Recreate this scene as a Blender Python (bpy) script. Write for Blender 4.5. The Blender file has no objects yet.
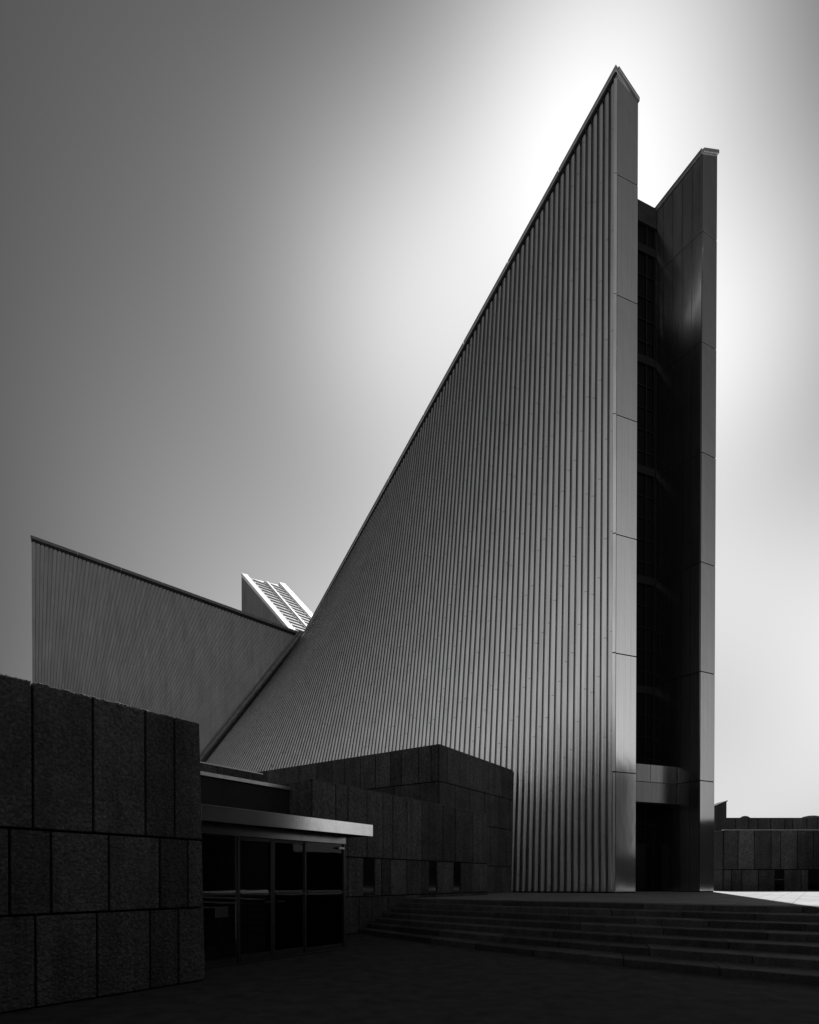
import bpy, bmesh, math, random
from mathutils import Vector as V, noise as mnoise
random.seed(7)
sc = bpy.context.scene
C = sc.collection

# ------------------------------------------------------------------ camera frame used to survey the place
F, CX, HY, EYE = 590.0, 410.0, 880.0, 1.62
TILT = .009                               # the camera nods this much (radians)


def at(px, D, z=None, py=None):
    """World point at distance D in front of the photographer, px across the photograph."""
    if z is None:
        k = 1 + TILT / F * (HY - py)
        px = CX + (px - CX) / k
        z = EYE + (HY - py) / k / F * D
    return V(((px - CX) / F * D, D, z))


A = V((.695, 1, 0)).normalized()          # direction the stone walls and the porch run in
B = V((-1, .695, 0)).normalized()         # square to it, away to the left
NA = -B                                   # faces the courtyard
UP = V((0, 0, 1))
PLAZA = 1.0


def onA(px, K):
    """Plan point where a wall line (vanishing at 820 px) of constant K is seen at px."""
    D = K / (820.0 - px)
    return V(((px - CX) / F * D, D, 0))


# ------------------------------------------------------------------ materials
def new_mat(name):
    m = bpy.data.materials.new(name)
    m.use_nodes = True
    nt = m.node_tree
    b = nt.nodes['Principled BSDF']
    return m, nt, b


def N(nt, t, **kw):
    n = nt.nodes.new(t)
    for k, v in kw.items():
        if k.startswith('i_'):
            key = k[2:]
            key = int(key) if key.isdigit() else key
            n.inputs[key].default_value = v
        else:
            setattr(n, k, v)
    return n


def g(v):
    return (v, v, v, 1)


def noise(nt, vec, scale, detail=4, rough=.6):
    n = N(nt, 'ShaderNodeTexNoise')
    n.inputs['Scale'].default_value = scale
    n.inputs['Detail'].default_value = detail
    n.inputs['Roughness'].default_value = rough
    nt.links.new(vec, n.inputs['Vector'])
    return n.outputs['Fac']


def ramp(nt, fac, stops):
    r = N(nt, 'ShaderNodeValToRGB')
    while len(r.color_ramp.elements) < len(stops):
        r.color_ramp.elements.new(.5)
    for e, (p, c) in zip(r.color_ramp.elements, stops):
        e.position = p
        e.color = g(c)
    nt.links.new(fac, r.inputs['Fac'])
    return r.outputs['Color']


def math_(nt, op, a, b=None, clamp=False):
    n = N(nt, 'ShaderNodeMath', operation=op, use_clamp=clamp)
    for i, x in enumerate((a, b)):
        if x is None:
            continue
        if isinstance(x, (int, float)):
            n.inputs[i].default_value = x
        else:
            nt.links.new(x, n.inputs[i])
    return n.outputs[0]


def mulcol(nt, a, b):
    n = N(nt, 'ShaderNodeVectorMath', operation='MULTIPLY')
    nt.links.new(a, n.inputs[0])
    nt.links.new(b, n.inputs[1])
    return n.outputs[0]


def bump(nt, h, dist, strength=1.0, prev=None):
    n = N(nt, 'ShaderNodeBump')
    n.inputs['Strength'].default_value = strength
    n.inputs['Distance'].default_value = dist
    nt.links.new(h, n.inputs['Height'])
    if prev is not None:
        nt.links.new(prev, n.inputs['Normal'])
    return n.outputs['Normal']


def objvec(nt, scale=(1, 1, 1)):
    t = N(nt, 'ShaderNodeTexCoord')
    mp = N(nt, 'ShaderNodeMapping')
    mp.inputs['Scale'].default_value = scale
    nt.links.new(t.outputs['Object'], mp.inputs['Vector'])
    return mp.outputs['Vector']


def aggregate(name, base, pebble=28.0, depth=.012):
    """Exposed aggregate concrete: small dark pebbles, tone differing from slab to slab."""
    m, nt, b = new_mat(name)
    v = objvec(nt)
    at_ = N(nt, 'ShaderNodeAttribute', attribute_name='tone')
    vo = N(nt, 'ShaderNodeTexVoronoi')
    vo.inputs['Scale'].default_value = pebble
    nt.links.new(v, vo.inputs['Vector'])
    col = ramp(nt, noise(nt, v, pebble * .9, 5, .7), [(.25, base * .35), (.5, base), (.78, base * 2.1)])
    col = mulcol(nt, col, ramp(nt, noise(nt, v, 1.3, 5), [(.3, .72), (.7, 1.2)]))
    streak = objvec(nt, (3.5, 3.5, .22))
    col = mulcol(nt, col, ramp(nt, noise(nt, streak, 1.0, 4), [(.35, .75), (.65, 1.1)]))
    col = mulcol(nt, col, at_.outputs['Color'])
    nt.links.new(col, b.inputs['Base Color'])
    b.inputs['Roughness'].default_value = .85
    b.inputs['Specular IOR Level'].default_value = .25
    h = math_(nt, 'ADD', math_(nt, 'MULTIPLY', vo.outputs['Distance'], -1.0), math_(nt, 'MULTIPLY', noise(nt, v, pebble * 2.2, 4), .7))
    nt.links.new(bump(nt, h, depth, 1.0), b.inputs['Normal'])
    return m


def plain(name, base, rough=.7, var=.25, scale=6, metal=0.0, spec=.3, bmp=.0):
    m, nt, b = new_mat(name)
    v = objvec(nt)
    col = ramp(nt, noise(nt, v, scale, 6), [(.3, base * (1 - var)), (.7, base * (1 + var))])
    nt.links.new(col, b.inputs['Base Color'])
    b.inputs['Roughness'].default_value = rough
    b.inputs['Metallic'].default_value = metal
    b.inputs['Specular IOR Level'].default_value = spec
    if bmp:
        nt.links.new(bump(nt, noise(nt, v, scale * 6, 5), bmp), b.inputs['Normal'])
    return m


def steel(name, base=.62, rough=.28, streak=(5, 5, .25), wav=.004, joints=False, dirt=.18):
    m, nt, b = new_mat(name)
    v = objvec(nt, streak)
    n1 = noise(nt, v, 1.0, 5)
    col = ramp(nt, n1, [(.3, base * (1 - dirt)), (.7, base * (1 + dirt * .6))])
    at_ = N(nt, 'ShaderNodeAttribute', attribute_name='tone')
    col = mulcol(nt, col, at_.outputs['Color'])
    if joints:   # lap joints of the cladding sheets, staggered from rib to rib
        uv = N(nt, 'ShaderNodeUVMap', uv_map='sheet')
        sp = N(nt, 'ShaderNodeSeparateXYZ')
        nt.links.new(uv.outputs['UV'], sp.inputs[0])
        rid = math_(nt, 'FLOOR', sp.outputs['X'])
        fr = math_(nt, 'FRACT', sp.outputs['X'])
        wn = N(nt, 'ShaderNodeTexWhiteNoise', noise_dimensions='1D')
        nt.links.new(rid, wn.inputs['W'])
        ph = math_(nt, 'ADD', math_(nt, 'ADD', sp.outputs['Y'], math_(nt, 'MULTIPLY', rid, .83)), math_(nt, 'MULTIPLY', wn.outputs['Value'], 1.3))
        md = math_(nt, 'FRACT', math_(nt, 'DIVIDE', ph, 4.7))
        a_ = math_(nt, 'LESS_THAN', md, .010)
        s_ = math_(nt, 'GREATER_THAN', fr, .5)
        j = math_(nt, 'MULTIPLY', a_, s_)
        jj = math_(nt, 'SUBTRACT', 1.0, math_(nt, 'MULTIPLY', j, .4))
        cb = N(nt, 'ShaderNodeCombineXYZ')
        for i in range(3):
            nt.links.new(jj, cb.inputs[i])
        col = mulcol(nt, col, cb.outputs[0])
    nt.links.new(col, b.inputs['Base Color'])
    b.inputs['Metallic'].default_value = 1.0
    rr = N(nt, 'ShaderNodeMapRange')
    rr.inputs['To Min'].default_value = rough * .8
    rr.inputs['To Max'].default_value = rough * 1.25
    nt.links.new(noise(nt, objvec(nt, (2, 2, .6)), 1.0, 4), rr.inputs['Value'])
    nt.links.new(rr.outputs['Result'], b.inputs['Roughness'])
    nb = bump(nt, noise(nt, objvec(nt, (.9, .9, .5)), 1.0, 2), wav * 4, .35)
    nb = bump(nt, noise(nt, objvec(nt, (60, 60, 2)), 1.0, 2), wav * .05, .3, nb)
    nt.links.new(nb, b.inputs['Normal'])
    return m


def glass(name, tint=.02, refl=1.0):
    m, nt, b = new_mat(name)
    nt.nodes.remove(b)
    out = nt.nodes['Material Output']
    tr = N(nt, 'ShaderNodeBsdfTransparent')
    tr.inputs['Color'].default_value = g(tint)
    gl = N(nt, 'ShaderNodeBsdfGlossy')
    gl.inputs['Roughness'].default_value = .015
    gl.inputs['Color'].default_value = g(refl)
    fr = N(nt, 'ShaderNodeFresnel')
    fr.inputs['IOR'].default_value = 1.5
    nt.links.new(bump(nt, noise(nt, objvec(nt), 1.2, 1), .004, .25), gl.inputs['Normal'])
    mx = N(nt, 'ShaderNodeMixShader')
    nt.links.new(fr.outputs[0], mx.inputs[0])
    nt.links.new(tr.outputs[0], mx.inputs[1])
    nt.links.new(gl.outputs[0], mx.inputs[2])
    nt.links.new(mx.outputs[0], out.inputs['Surface'])
    return m


M = {}
M['aggregate'] = aggregate('dark_aggregate', .088, 23.0, .03)
M['aggregate_far'] = aggregate('dark_aggregate_fine', .078, 14.0, .02)
M['mortar'] = plain('dark_joint', .006, .95, .2)
M['rib'] = steel('ribbed_steel', .54, .24, joints=True)
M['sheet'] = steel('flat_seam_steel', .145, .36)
M['cap'] = steel('brushed_steel', .62, .13, streak=(40, 40, .12), wav=.005, dirt=.12)
M['inner'] = steel('panel_steel', .80, .19, wav=.003)
M['innerskin'] = plain('dark_inner_lining', .035, .7, .3, 4, 0, .1)
M['hood'] = steel('dull_hood_steel', .16, .22)
M['coping'] = steel('coping_steel', .60, .30)
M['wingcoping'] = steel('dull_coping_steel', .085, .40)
M['farwall'] = steel('far_wing_steel', .40, .45)
M['header'] = plain('dull_steel_header', .22, .2, .15, 5, 1.0, .4)
M['trim'] = steel('trim_steel', .70, .25)
M['gutter'] = plain('dark_gutter', .15, .5, .4, 4, .6)
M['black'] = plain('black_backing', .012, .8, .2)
M['groove_shade'] = plain('painted_groove_shade', .05, .6, .3, 4, .0, .2)  # dark colour that puts shade into the rib grooves
M['slotglass'] = plain('dark_slot_glass', .006, .45, .2, 3, 0, .02)
M['hall'] = aggregate('grey_aggregate_fine', .095, 14.0, .02)
M['frame'] = plain('dark_bronze_frame', .011, .6, .2, 8, .0, .1)
M['darkglass'] = plain('dark_glazing', .006, .08, .2, 3, 0, .35)
M['clear'] = glass('door_glass', .7, .42)
M['doorframe'] = plain('aluminium_frame', .065, .42, .15, 10, .8)
M['canopy'] = plain('pale_steel_fascia', .62, .14, .12, 3, 1.0, .5, .0003)
M['flash'] = plain('zinc_flashing', .5, .4, .15, 5, .8)
M['dark_soffit'] = plain('dark_soffit', .03, .8)
M['paper'] = plain('white_board', .8, .6, .05)
M['white'] = plain('white_painted_metal', .8, .5, .06, 4)
M['panel_glass'] = plain('pale_skylight_panel', .45, .35, .15, 4)
M['slat'] = plain('dark_slat', .06, .6)
M['asphalt'] = plain('asphalt', .055, .95, .35, 3, 0, .12, .004)
M['granite'] = aggregate('step_granite', .078, 45.0, .004)
M['rim_glint'] = plain('painted_rim_light', .62, .8, .4, 40, 0, .4)  # pale colour standing in for rim light on the wall top
M['dome'] = plain('grey_dome', .02, 1.0, .3, 6, 0, 0)
M['brick'] = plain('dark_brown_brick', .022, .9, .3, 2)
M['roof'] = plain('dark_roof_tile', .03, .8, .3, 2)

# paving of the plaza
m, nt, b = new_mat('stone_paving')
tc = N(nt, 'ShaderNodeTexCoord')
mp = N(nt, 'ShaderNodeMapping')
mp.inputs['Rotation'].default_value = (0, 0, math.radians(-55.2))
nt.links.new(tc.outputs['Object'], mp.inputs['Vector'])
bt = N(nt, 'ShaderNodeTexBrick')
bt.inputs['Color1'].default_value = g(.205)
bt.inputs['Color2'].default_value = g(.25)
bt.inputs['Mortar'].default_value = g(.12)
bt.inputs['Scale'].default_value = 1.0
bt.inputs['Mortar Size'].default_value = .012
bt.inputs['Brick Width'].default_value = 1.2
bt.inputs['Row Height'].default_value = .6
nt.links.new(mp.outputs[0], bt.inputs['Vector'])
cc = mulcol(nt, bt.outputs['Color'], ramp(nt, noise(nt, tc.outputs['Object'], .8, 7, .7), [(.3, .7), (.7, 1.2)]))
cc = mulcol(nt, cc, ramp(nt, noise(nt, tc.outputs['Object'], 2.2, 7, .75), [(.30, .45), (.42, 1.0)]))
nt.links.new(cc, b.inputs['Base Color'])
b.inputs['Roughness'].default_value = .8
b.inputs['Specular IOR Level'].default_value = .2
nt.links.new(bump(nt, bt.outputs['Fac'], -.006, 1.0, bump(nt, noise(nt, tc.outputs['Object'], 30, 5), .004)), b.inputs['Normal'])
M['paving'] = m


# ------------------------------------------------------------------ mesh helpers
class MB:
    def __init__(s):
        s.v, s.f, s.t, s.mi = [], [], [], []

    def poly(s, pts, tone=1.0, mi=0):
        i = len(s.v)
        s.v += [tuple(p) for p in pts]
        s.f.append(tuple(range(i, i + len(pts))))
        s.t.append(tone)
        s.mi.append(mi)

    def hexa(s, p, tone=1.0, mi=0):
        """p: four bottom corners then four top corners, counter-clockwise."""
        i = len(s.v)
        s.v += [tuple(q) for q in p]
        for q in ((3, 2, 1, 0), (4, 5, 6, 7), (0, 1, 5, 4), (1, 2, 6, 5), (2, 3, 7, 6), (3, 0, 4, 7)):
            s.f.append(tuple(i + k for k in q))
            s.t.append(tone)
            s.mi.append(mi)

    def box(s, o, u, v, w, tone=1.0, mi=0):
        o, u, v, w = V(o), V(u), V(v), V(w)
        s.hexa([o, o + u, o + u + v, o + v, o + w, o + u + w, o + u + v + w, o + v + w], tone, mi)

    def bar(s, p, q, wid, hei, side=None, tone=1.0, mi=0):
        """Square bar from p to q, centred."""
        p, q = V(p), V(q)
        d = (q - p).normalized()
        sd = V(side) if side is not None else d.cross(UP)
        if sd.length < 1e-4:
            sd = V((1, 0, 0))
        sd = (sd - d * sd.dot(d)).normalized()
        up = sd.cross(d).normalized()
        s.box(p - sd * wid / 2 - up * hei / 2, q - p, sd * wid, up * hei, tone, mi)

    def prism(s, poly, z0, z1, tone=1.0):
        n = len(poly)
        i = len(s.v)
        s.v += [(p[0], p[1], z0) for p in poly] + [(p[0], p[1], z1) for p in poly]
        s.f.append(tuple(i + k for k in reversed(range(n))))
        s.f.append(tuple(i + n + k for k in range(n)))
        for k in range(n):
            s.f.append((i + k, i + (k + 1) % n, i + n + (k + 1) % n, i + n + k))
        s.t += [tone] * (n + 2)
        s.mi += [0] * (n + 2)

    def build(s, name, mats, parent=None, bevel=0, smooth=None, recalc=True, uv=None):
        me = bpy.data.meshes.new(name)
        me.from_pydata(s.v, [], s.f)
        mats = mats if isinstance(mats, (list, tuple)) else [mats]
        for mm in mats:
            me.materials.append(mm)
        for p, i in zip(me.polygons, s.mi):
            p.material_index = i
        ca = me.color_attributes.new('tone', 'FLOAT_COLOR', 'CORNER')
        for p, t in zip(me.polygons, s.t):
            for li in p.loop_indices:
                ca.data[li].color = (t, t, t, 1)
        if uv is not None:
            ul = me.uv_layers.new(name='sheet')
            for l in me.loops:
                ul.data[l.index].uv = uv[l.vertex_index]
        if recalc or bevel:
            bm = bmesh.new()
            bm.from_mesh(me)
            if recalc:
                bmesh.ops.recalc_face_normals(bm, faces=bm.faces)
            if bevel:
                bmesh.ops.bevel(bm, geom=list(bm.edges), offset=bevel, segments=2, affect='EDGES', profile=.6)
            bm.to_mesh(me)
            bm.free()
        if smooth is not None:
            for p in me.polygons:
                p.use_smooth = True
            me.set_sharp_from_angle(angle=math.radians(smooth))
        o = bpy.data.objects.new(name, me)
        C.objects.link(o)
        if parent is not None:
            o.parent = parent
        return o


def tag(o, label=None, cat=None, group=None, kind=None):
    if label:
        o['label'] = label
    if cat:
        o['category'] = cat
    if group:
        o['group'] = group
    if kind:
        o['kind'] = kind
    return o


def thing(name, label, cat, group=None, loc=(0, 0, 0)):
    e = bpy.data.objects.new(name, None)
    C.objects.link(e)
    e.empty_display_size = .5
    return tag(e, label, cat, group)


# ------------------------------------------------------------------ ground
mb = MB()
mb.poly([(-900, -900, 0), (900, -900, 0), (900, 1400, 0), (-900, 1400, 0)])
tag(mb.build('ground', M['asphalt']), kind='structure')


# ------------------------------------------------------------------ steps and plaza
def quad3(p0, p1, p2, n, x_end):
    """Smooth curve through three plan points, carried on straight to x_end."""
    pts = []
    for i in range(n + 1):
        t = i / n
        a_, b_, c_ = (1 - t) * (1 - 2 * t), 4 * t * (1 - t), t * (2 * t - 1)
        pts.append(p0 * a_ + p1 * b_ + p2 * c_)
    d = (pts[-1] - pts[-2]).normalized()
    k = (x_end - pts[-1].x) / d.x
    pts.append(pts[-1] + d * k)
    d0 = (pts[0] - pts[1]).normalized()
    pts.insert(0, pts[0] + d0 * .5)
    return pts


def flat(px, D):
    return V(((px - CX) / F * D, D, 0))


top_curve = quad3(flat(402, 19.9), flat(560, 16.6), flat(819, 13.5), 8, 30)
bot_curve = quad3(flat(364, 17.6), flat(520, 12.75), flat(819, 9.05), 8, 30)
NS = 7
RISE = PLAZA / NS


def step_curve(i):      # 0 is the plaza edge, NS-1 the lowest riser
    t = i / (NS - 1)
    return [a_.lerp(b_, t) for a_, b_ in zip(top_curve, bot_curve)]


steps = thing('plaza_steps', 'flight of seven broad dark stone steps rising to the church forecourt', 'steps')


def along(curve, s):
    for p, q in zip(curve, curve[1:]):
        L = (q - p).length
        if s <= L:
            return p.lerp(q, s / L)
        s -= L
    return curve[-1]


for i in range(NS):
    cf = step_curve(i)
    cbk = step_curve(i - 1) if i > 0 else step_curve(-.9)
    zt = PLAZA - RISE * i
    Lf = sum((q - p).length for p, q in zip(cf, cf[1:]))
    Lb = sum((q - p).length for p, q in zip(cbk, cbk[1:]))
    mb = MB()
    s = 0
    while s < Lf - .3:
        e_ = min(Lf, s + random.uniform(1.5, 2.1))
        gap = .006
        p0, p1 = along(cf, s + gap), along(cf, e_ - gap)
        q0, q1 = along(cbk, (s + gap) / Lf * Lb), along(cbk, (e_ - gap) / Lf * Lb)
        ex0, ex1 = (q0 - p0).normalized() * .25, (q1 - p1).normalized() * .25
        if i == 0:
            ex0 = ex1 = V((0, 0, 0))
        dz = random.uniform(-.004, .004)
        lo = V((0, 0, zt - RISE - .05))
        hi = V((0, 0, zt + dz))
        mb.hexa([p0 + lo, p1 + lo, q1 + ex1 + lo, q0 + ex0 + lo, p0 + hi, p1 + hi, q1 + ex1 + hi, q0 + ex0 + hi],
                random.uniform(.7, 1.35))
        s = e_
    mb.build('step', M['granite'], steps, bevel=.02)

edge = step_curve(-.9)
mb = MB()
poly = [(p.x, p.y) for p in edge] + [(60, edge[-1].y - 20), (220, 30), (220, 300), (-220, 300), (-220, 60), (-40, 34)]
# left limit of the raised plaza runs inside the stone buildings
mb.prism(poly, -.3, PLAZA - .004)
tag(mb.build('plaza', M['paving']), kind='structure')


# ------------------------------------------------------------------ stone walls of aggregate slabs
def slab_face(mb, o, d, n, courses, gap=.03, t=.05, tone=(.7, 1.3), holes=(), shear=None):
    """Slabs on a wall face. o: plan origin, d: direction along, n: outward; courses: (z0, z1, [s0, s1, ...])."""
    for z0, z1, cuts in courses:
        for s0, s1 in zip(cuts, cuts[1:]):
            if s1 - s0 < .05:
                continue
            for h in holes:
                if abs(h[0] - s0) < .02 and h[2] == z0:
                    break
            else:
                a0, a1 = s0 + gap / 2, s1 - gap / 2
                zz0, zz1 = z0 + gap / 2, z1 - gap / 2
                tt = t + random.uniform(-.006, .006)
                p = [o + d * a0, o + d * a1]
                b0, b1 = V((0, 0, zz0)), V((0, 0, zz1))
                e0 = e1 = V((0, 0, 0))
                if shear and abs(s1 - cuts[-1]) < 1e-6:
                    e0, e1 = d * shear * (1 - zz0 / 4.1), d * shear * (1 - zz1 / 4.1)
                mb.hexa([p[0] + n * tt + b0, p[1] + n * tt + b0 + e0, p[1] + n * .001 + b0 + e0, p[0] + n * .001 + b0,
                         p[0] + n * tt + b1, p[1] + n * tt + b1 + e1, p[1] + n * .001 + b1 + e1, p[0] + n * .001 + b1],
                        random.uniform(*tone))


def cuts_px(K, o, pxs):
    return [(onA(px, K) - o).dot(A) for px in pxs]


def cuts_rand(L, lo=.7, hi=1.4, start=0.0):
    c, s = [start], start
    while s < L - hi:
        s += random.uniform(lo, hi)
        c.append(s)
    c.append(L)
    return c


# --- near wall on the left
KL = 5811.0
oL = onA(-900, KL) - NA * .07
left = thing('stone_wall', 'tall near wall of rough dark aggregate slabs at the left of the glass porch', 'wall')
zj1 = EYE + (880 - 840) / F * (KL / (820 - 200))      # upper joint
zj2 = EYE + (880 - 907.5) / F * (KL / (820 - 200))    # lower joint
zt = 4.11


def cl(pxs):
    c = cuts_px(KL, oL, pxs)
    pre, s = [], c[0]
    while s > .8:
        s -= random.uniform(.55, 1.0)
        pre.insert(0, max(s, 0))
    return pre + c


END = 200.5
courses = [(0.01, zj2, cl([35.5, 97, 150, 178.7, END])), (zj2, zj1, cl([10, 51.5, 109.4, 160, 188, END])),
           (zj1, zt, cl([33.7, 94, 146, 175, END]))]
mb = MB()
slab_face(mb, oL, A, NA, courses, gap=.032, t=.07, tone=(.72, 1.3), shear=.10)
mb.build('slab_facing', M['aggregate'], left, bevel=.010)
LL = (onA(END, KL) - oL).dot(A)
mb = MB()
mb.hexa([oL + A * 0, oL + A * (LL + .09), oL + A * (LL + .09) + B * .6, oL + B * .6,
         oL + UP * (zt - .02), oL + A * (LL - .005) + UP * (zt - .02), oL + A * (LL - .005) + B * .6 + UP * (zt - .02), oL + B * .6 + UP * (zt - .02)])
mb.build('core', M['mortar'], left)
mb = MB()   # pale chips along the top arris, painting its rim light
s = 0.0
zt2 = zt - .012
while s < LL - .03:
    w = random.uniform(.02, .07)
    hgt = max(.004, random.gauss(.006, .006))
    if random.random() < .80:
        p = oL + A * s + NA * (.066 + random.uniform(-.012, .002)) + UP * zt2
        mb.box(p, A * w, B * random.uniform(.05, .10), UP * hgt + A * random.uniform(-.01, .01))
    s += w
mb.build('rim_light_edge', M['rim_glint'], left, bevel=.003)

# --- windowed block in the middle
KW = 8200.0
oW = onA(314, KW) - NA * .05
LW = (onA(488, KW) - oW).dot(A)
zW = EYE + (880 - 781) / F * (KW / (820 - 321))
wing = thing('stone_annex', 'low slab-faced block with three slit windows beside the glass porch', 'annex')
zj_a, zj_b = 2.30, 1.12


def cw(pxs):
    return [0 - .05] + cuts_px(KW, oW, pxs) + [LW]


win_px = [(363.6, 375), (429.5, 437.3), (454, 461)]
c_top = cw([336, 348, 367, 383, 393, 407, 422, 429, 443, 455.5, 473])
c_mid = cw([330, 348, 363.6, 375, 381.6, 391, 407, 422, 429.5, 437.3, 454, 461, 472])
c_low = cw([327, 341, 359, 372, 388, 404, 420, 436, 452, 470])
wins = [tuple(cuts_px(KW, oW, w)) for w in win_px]
mb = MB()
slab_face(mb, oW, A, NA, [(.01, zj_b, c_low), (zj_b, zj_a, c_mid), (zj_a, zW, c_top)], tone=(.62, 1.4), gap=.042,
          holes=[(w[0], w[1], zj_b) for w in wins])
# left flank (faces the porch roof) and right end
slab_face(mb, oW, B, -A, [(.01, zj_b, cuts_rand(7)), (zj_b, zj_a, cuts_rand(7)), (zj_a, zW, [0, .95, 2.2, 3.4, 4.8, 7])], gap=.042)
mb.build('slab_facing', M['aggregate_far'], wing, bevel=.006)
mb = MB()
mb.box(oW, A * LW, B * 6.5, UP * (zW - .012))
core = mb.build('core', M['mortar'], wing)
mb = MB()
mb.box(oW + NA * .055 + UP * (zW - .010) - A * .055, A * (LW + .06), B * .14, UP * .014)
mb.build('coping', M['doorframe'], wing)
for w in wins:
    mb = MB()
    w0, w1 = w[0] + .03, w[1] - .03
    mb.box(oW + A * w0 + NA * .004 + UP * (zj_b + .06), A * (w1 - w0), NA * .006, UP * (zj_a - zj_b - .09))
    wo = mb.build('window', M['darkglass'], wing)
    mb = MB()
    mb.box(oW + A * (w0 - .02) + NA * .002 + UP * (zj_b + .012), A * (w1 - w0 + .04), NA * .10, UP * .035)
    mb.build('sill', M['aggregate_far'], wo, bevel=.004)

# --- taller block behind it, against the tall church wall
KU = 9055.0
oU = onA(440, KU) - NA * .05
LU = (onA(513, KU) - oU).dot(A)
zU = EYE + (880 - 744) / F * oU.y
upper = thing('stone_annex', 'taller plain slab-faced block behind, its corner touching the ribbed steel wall', 'annex')
zs = [.8, 2.27, 4.10, 5.60, zU]
cr = []
for k in range(4):
    off = random.uniform(.3, .9)
    cr.append(cuts_rand(LU, .8, 1.5, 0))
cr[3] = cuts_px(KU, oU, [440, 447.5, 466, 489, 502]) + [LU]
cr[3][0] = -.05
for c in cr:
    c[0] = -.05
mb = MB()
slab_face(mb, oU, A, NA, [(zs[k], zs[k + 1], cr[k]) for k in range(4)], gap=.042, tone=(.8, 1.2))


def tB(px):
    r = (px - CX) / F
    return (oU.x - r * oU.y) / (r * B.y - B.x)


cb = [[0, .35] + [tB(px) for px in (419, 402, 391, 376, 361, 345, 333, 318, 300, 285, 268)] + [14]] + [cuts_rand(14, .8, 1.4) for _ in range(3)]
slab_face(mb, oU, B, -A, [(zs[3], zs[4], cb[0])] + [(zs[k], zs[k + 1], cb[k + 1]) for k in range(3)], gap=.042, tone=(.65, 1.3))
mb.build('slab_facing', M['aggregate_far'], upper, bevel=.006)
mb = MB()
mb.box(oU, A * (LU), B * 14, UP * (zU - .012))
mb.build('core', M['mortar'], upper)
# rod on its roof edge
tr = tB(270)
pr = oU + B * tr - A * (-.15)
mb = MB()
mb.box(pr + UP * (zU - .013), A * .035, B * .035, UP * .42)
mb.box(pr - A * .03 - B * .03 + UP * (zU - .013), A * .095, B * .095, UP * .04)
tag(mb.build('metal_rod', M['flash']), 'short thin metal rod upright on the roof edge of the taller stone block', 'rod')

# --- lobby block behind the porch and the parapet beyond
KO = 8836.0
oO = onA(150, KO)
LO = (oW + B * ((onA(291, KO) - oW).dot(B)) - oO).dot(A) - .06
zO = EYE + 108 / F * (KO / (820 - 201.5))
lob = thing('lobby_block', 'low dark lobby block with a pale roof flashing behind the glass porch', 'building')
mb = MB()
mb.box(oO, A * LO, B * 3.0, UP * (zO - .05))
mb.build('wall', plain('dark_render', .022, .9, .2, 2), lob)
mb = MB()
mb.box(oO + NA * .06 + UP * (zO - .085), A * (LO - .003), B * .3, UP * .09)
mb.build('flashing', M['flash'], lob)
KP = 10500.0
oP = onA(140, KP)
LP = (onA(262, KP) - oP).dot(A)
zP = EYE + 117 / F * (KP / (820 - 201))
par = thing('parapet_wall', 'dark slab parapet higher behind the pale roof flashing', 'wall')
mb = MB()
mb.box(oP, A * LP, B * .5, UP * (zP - .015))
mb.build('core', M['mortar'], par)
mb = MB()
slab_face(mb, oP, A, NA, [(.5, 2.6, cuts_rand(LP)), (2.6, zP, cuts_rand(LP))], tone=(.8, 1.1))
mb.build('slab_facing', M['aggregate_far'], par)
mb = MB()
mb.box(oP + NA * .06 + UP * (zP - .012), A * LP, B * .2, UP * .035)
mb.build('coping', M['flash'], par)

# ------------------------------------------------------------------ glass porch
KD = 6565.0
porch = thing('glass_porch', 'glazed entrance porch with double doors under a flat pale steel canopy', 'porch')
oD = onA(195, KD)


def sD(px):
    return (onA(px, KD) - oD).dot(A)


zdoor, zhead = 2.46, 2.58
S1 = sD(346)
KC = 6150.0
oC = onA(202.5, KC)
LC = (onA(373, KC) - oC).dot(A)
zc1 = EYE + 76 / F * oC.y
zc0 = EYE + 60 / F * oC.y
mb = MB()
depC = (onA(250, KO) - onA(250, KC)).dot(B) - .1
mb.box(oC + UP * zc0, A * LC, B * .035, UP * (zc1 - zc0))          # front fascia
mb.box(oC + B * .037 + UP * zc0, A * .035, B * depC, UP * (zc1 - zc0))
mb.box(oC + A * (LC - .035) + B * .037 + UP * zc0, A * .035, B * depC, UP * (zc1 - zc0))
can = mb.build('canopy', M['canopy'], porch, bevel=.004)
mb = MB()
mb.box(oC + A * .037 + B * .037 + UP * (zc0 + .02), A * (LC - .075), B * depC, UP * .18)
mb.build('soffit', M['dark_soffit'], can)
# header, sill, mullions
mb = MB()
mb.box(oD + UP * zdoor, A * S1, B * .14, UP * (zc0 + .019 - zdoor))
mb.build('header', M['header'], porch, bevel=.004)
mb = MB()
mb.box(oD - B * .03 + UP * .004, A * S1, B * .22, UP * .035)
mb.build('threshold', M['doorframe'], porch, bevel=.004)
mull = [239, 273, 305.5, 344.5]
for px in mull:
    mb = MB()
    w = .05 if px != 344.5 else .07
    s0 = sD(px) - w / 2
    if px == 273:
        mb.box(oD + A * (s0 - .028) + UP * .04, A * .048, B * .06, UP * (zdoor - .042))
        mb.box(oD + A * (s0 + .030) + UP * .04, A * .048, B * .06, UP * (zdoor - .042))
    else:
        mb.box(oD + A * s0 - B * .004 + UP * .04, A * w, B * .10, UP * (zdoor - .042))
    mb.build('mullion', M['doorframe'], porch, bevel=.003)
bays = [(0, 239), (239, 273), (273, 305.5), (305.5, 344.5)]
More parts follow.
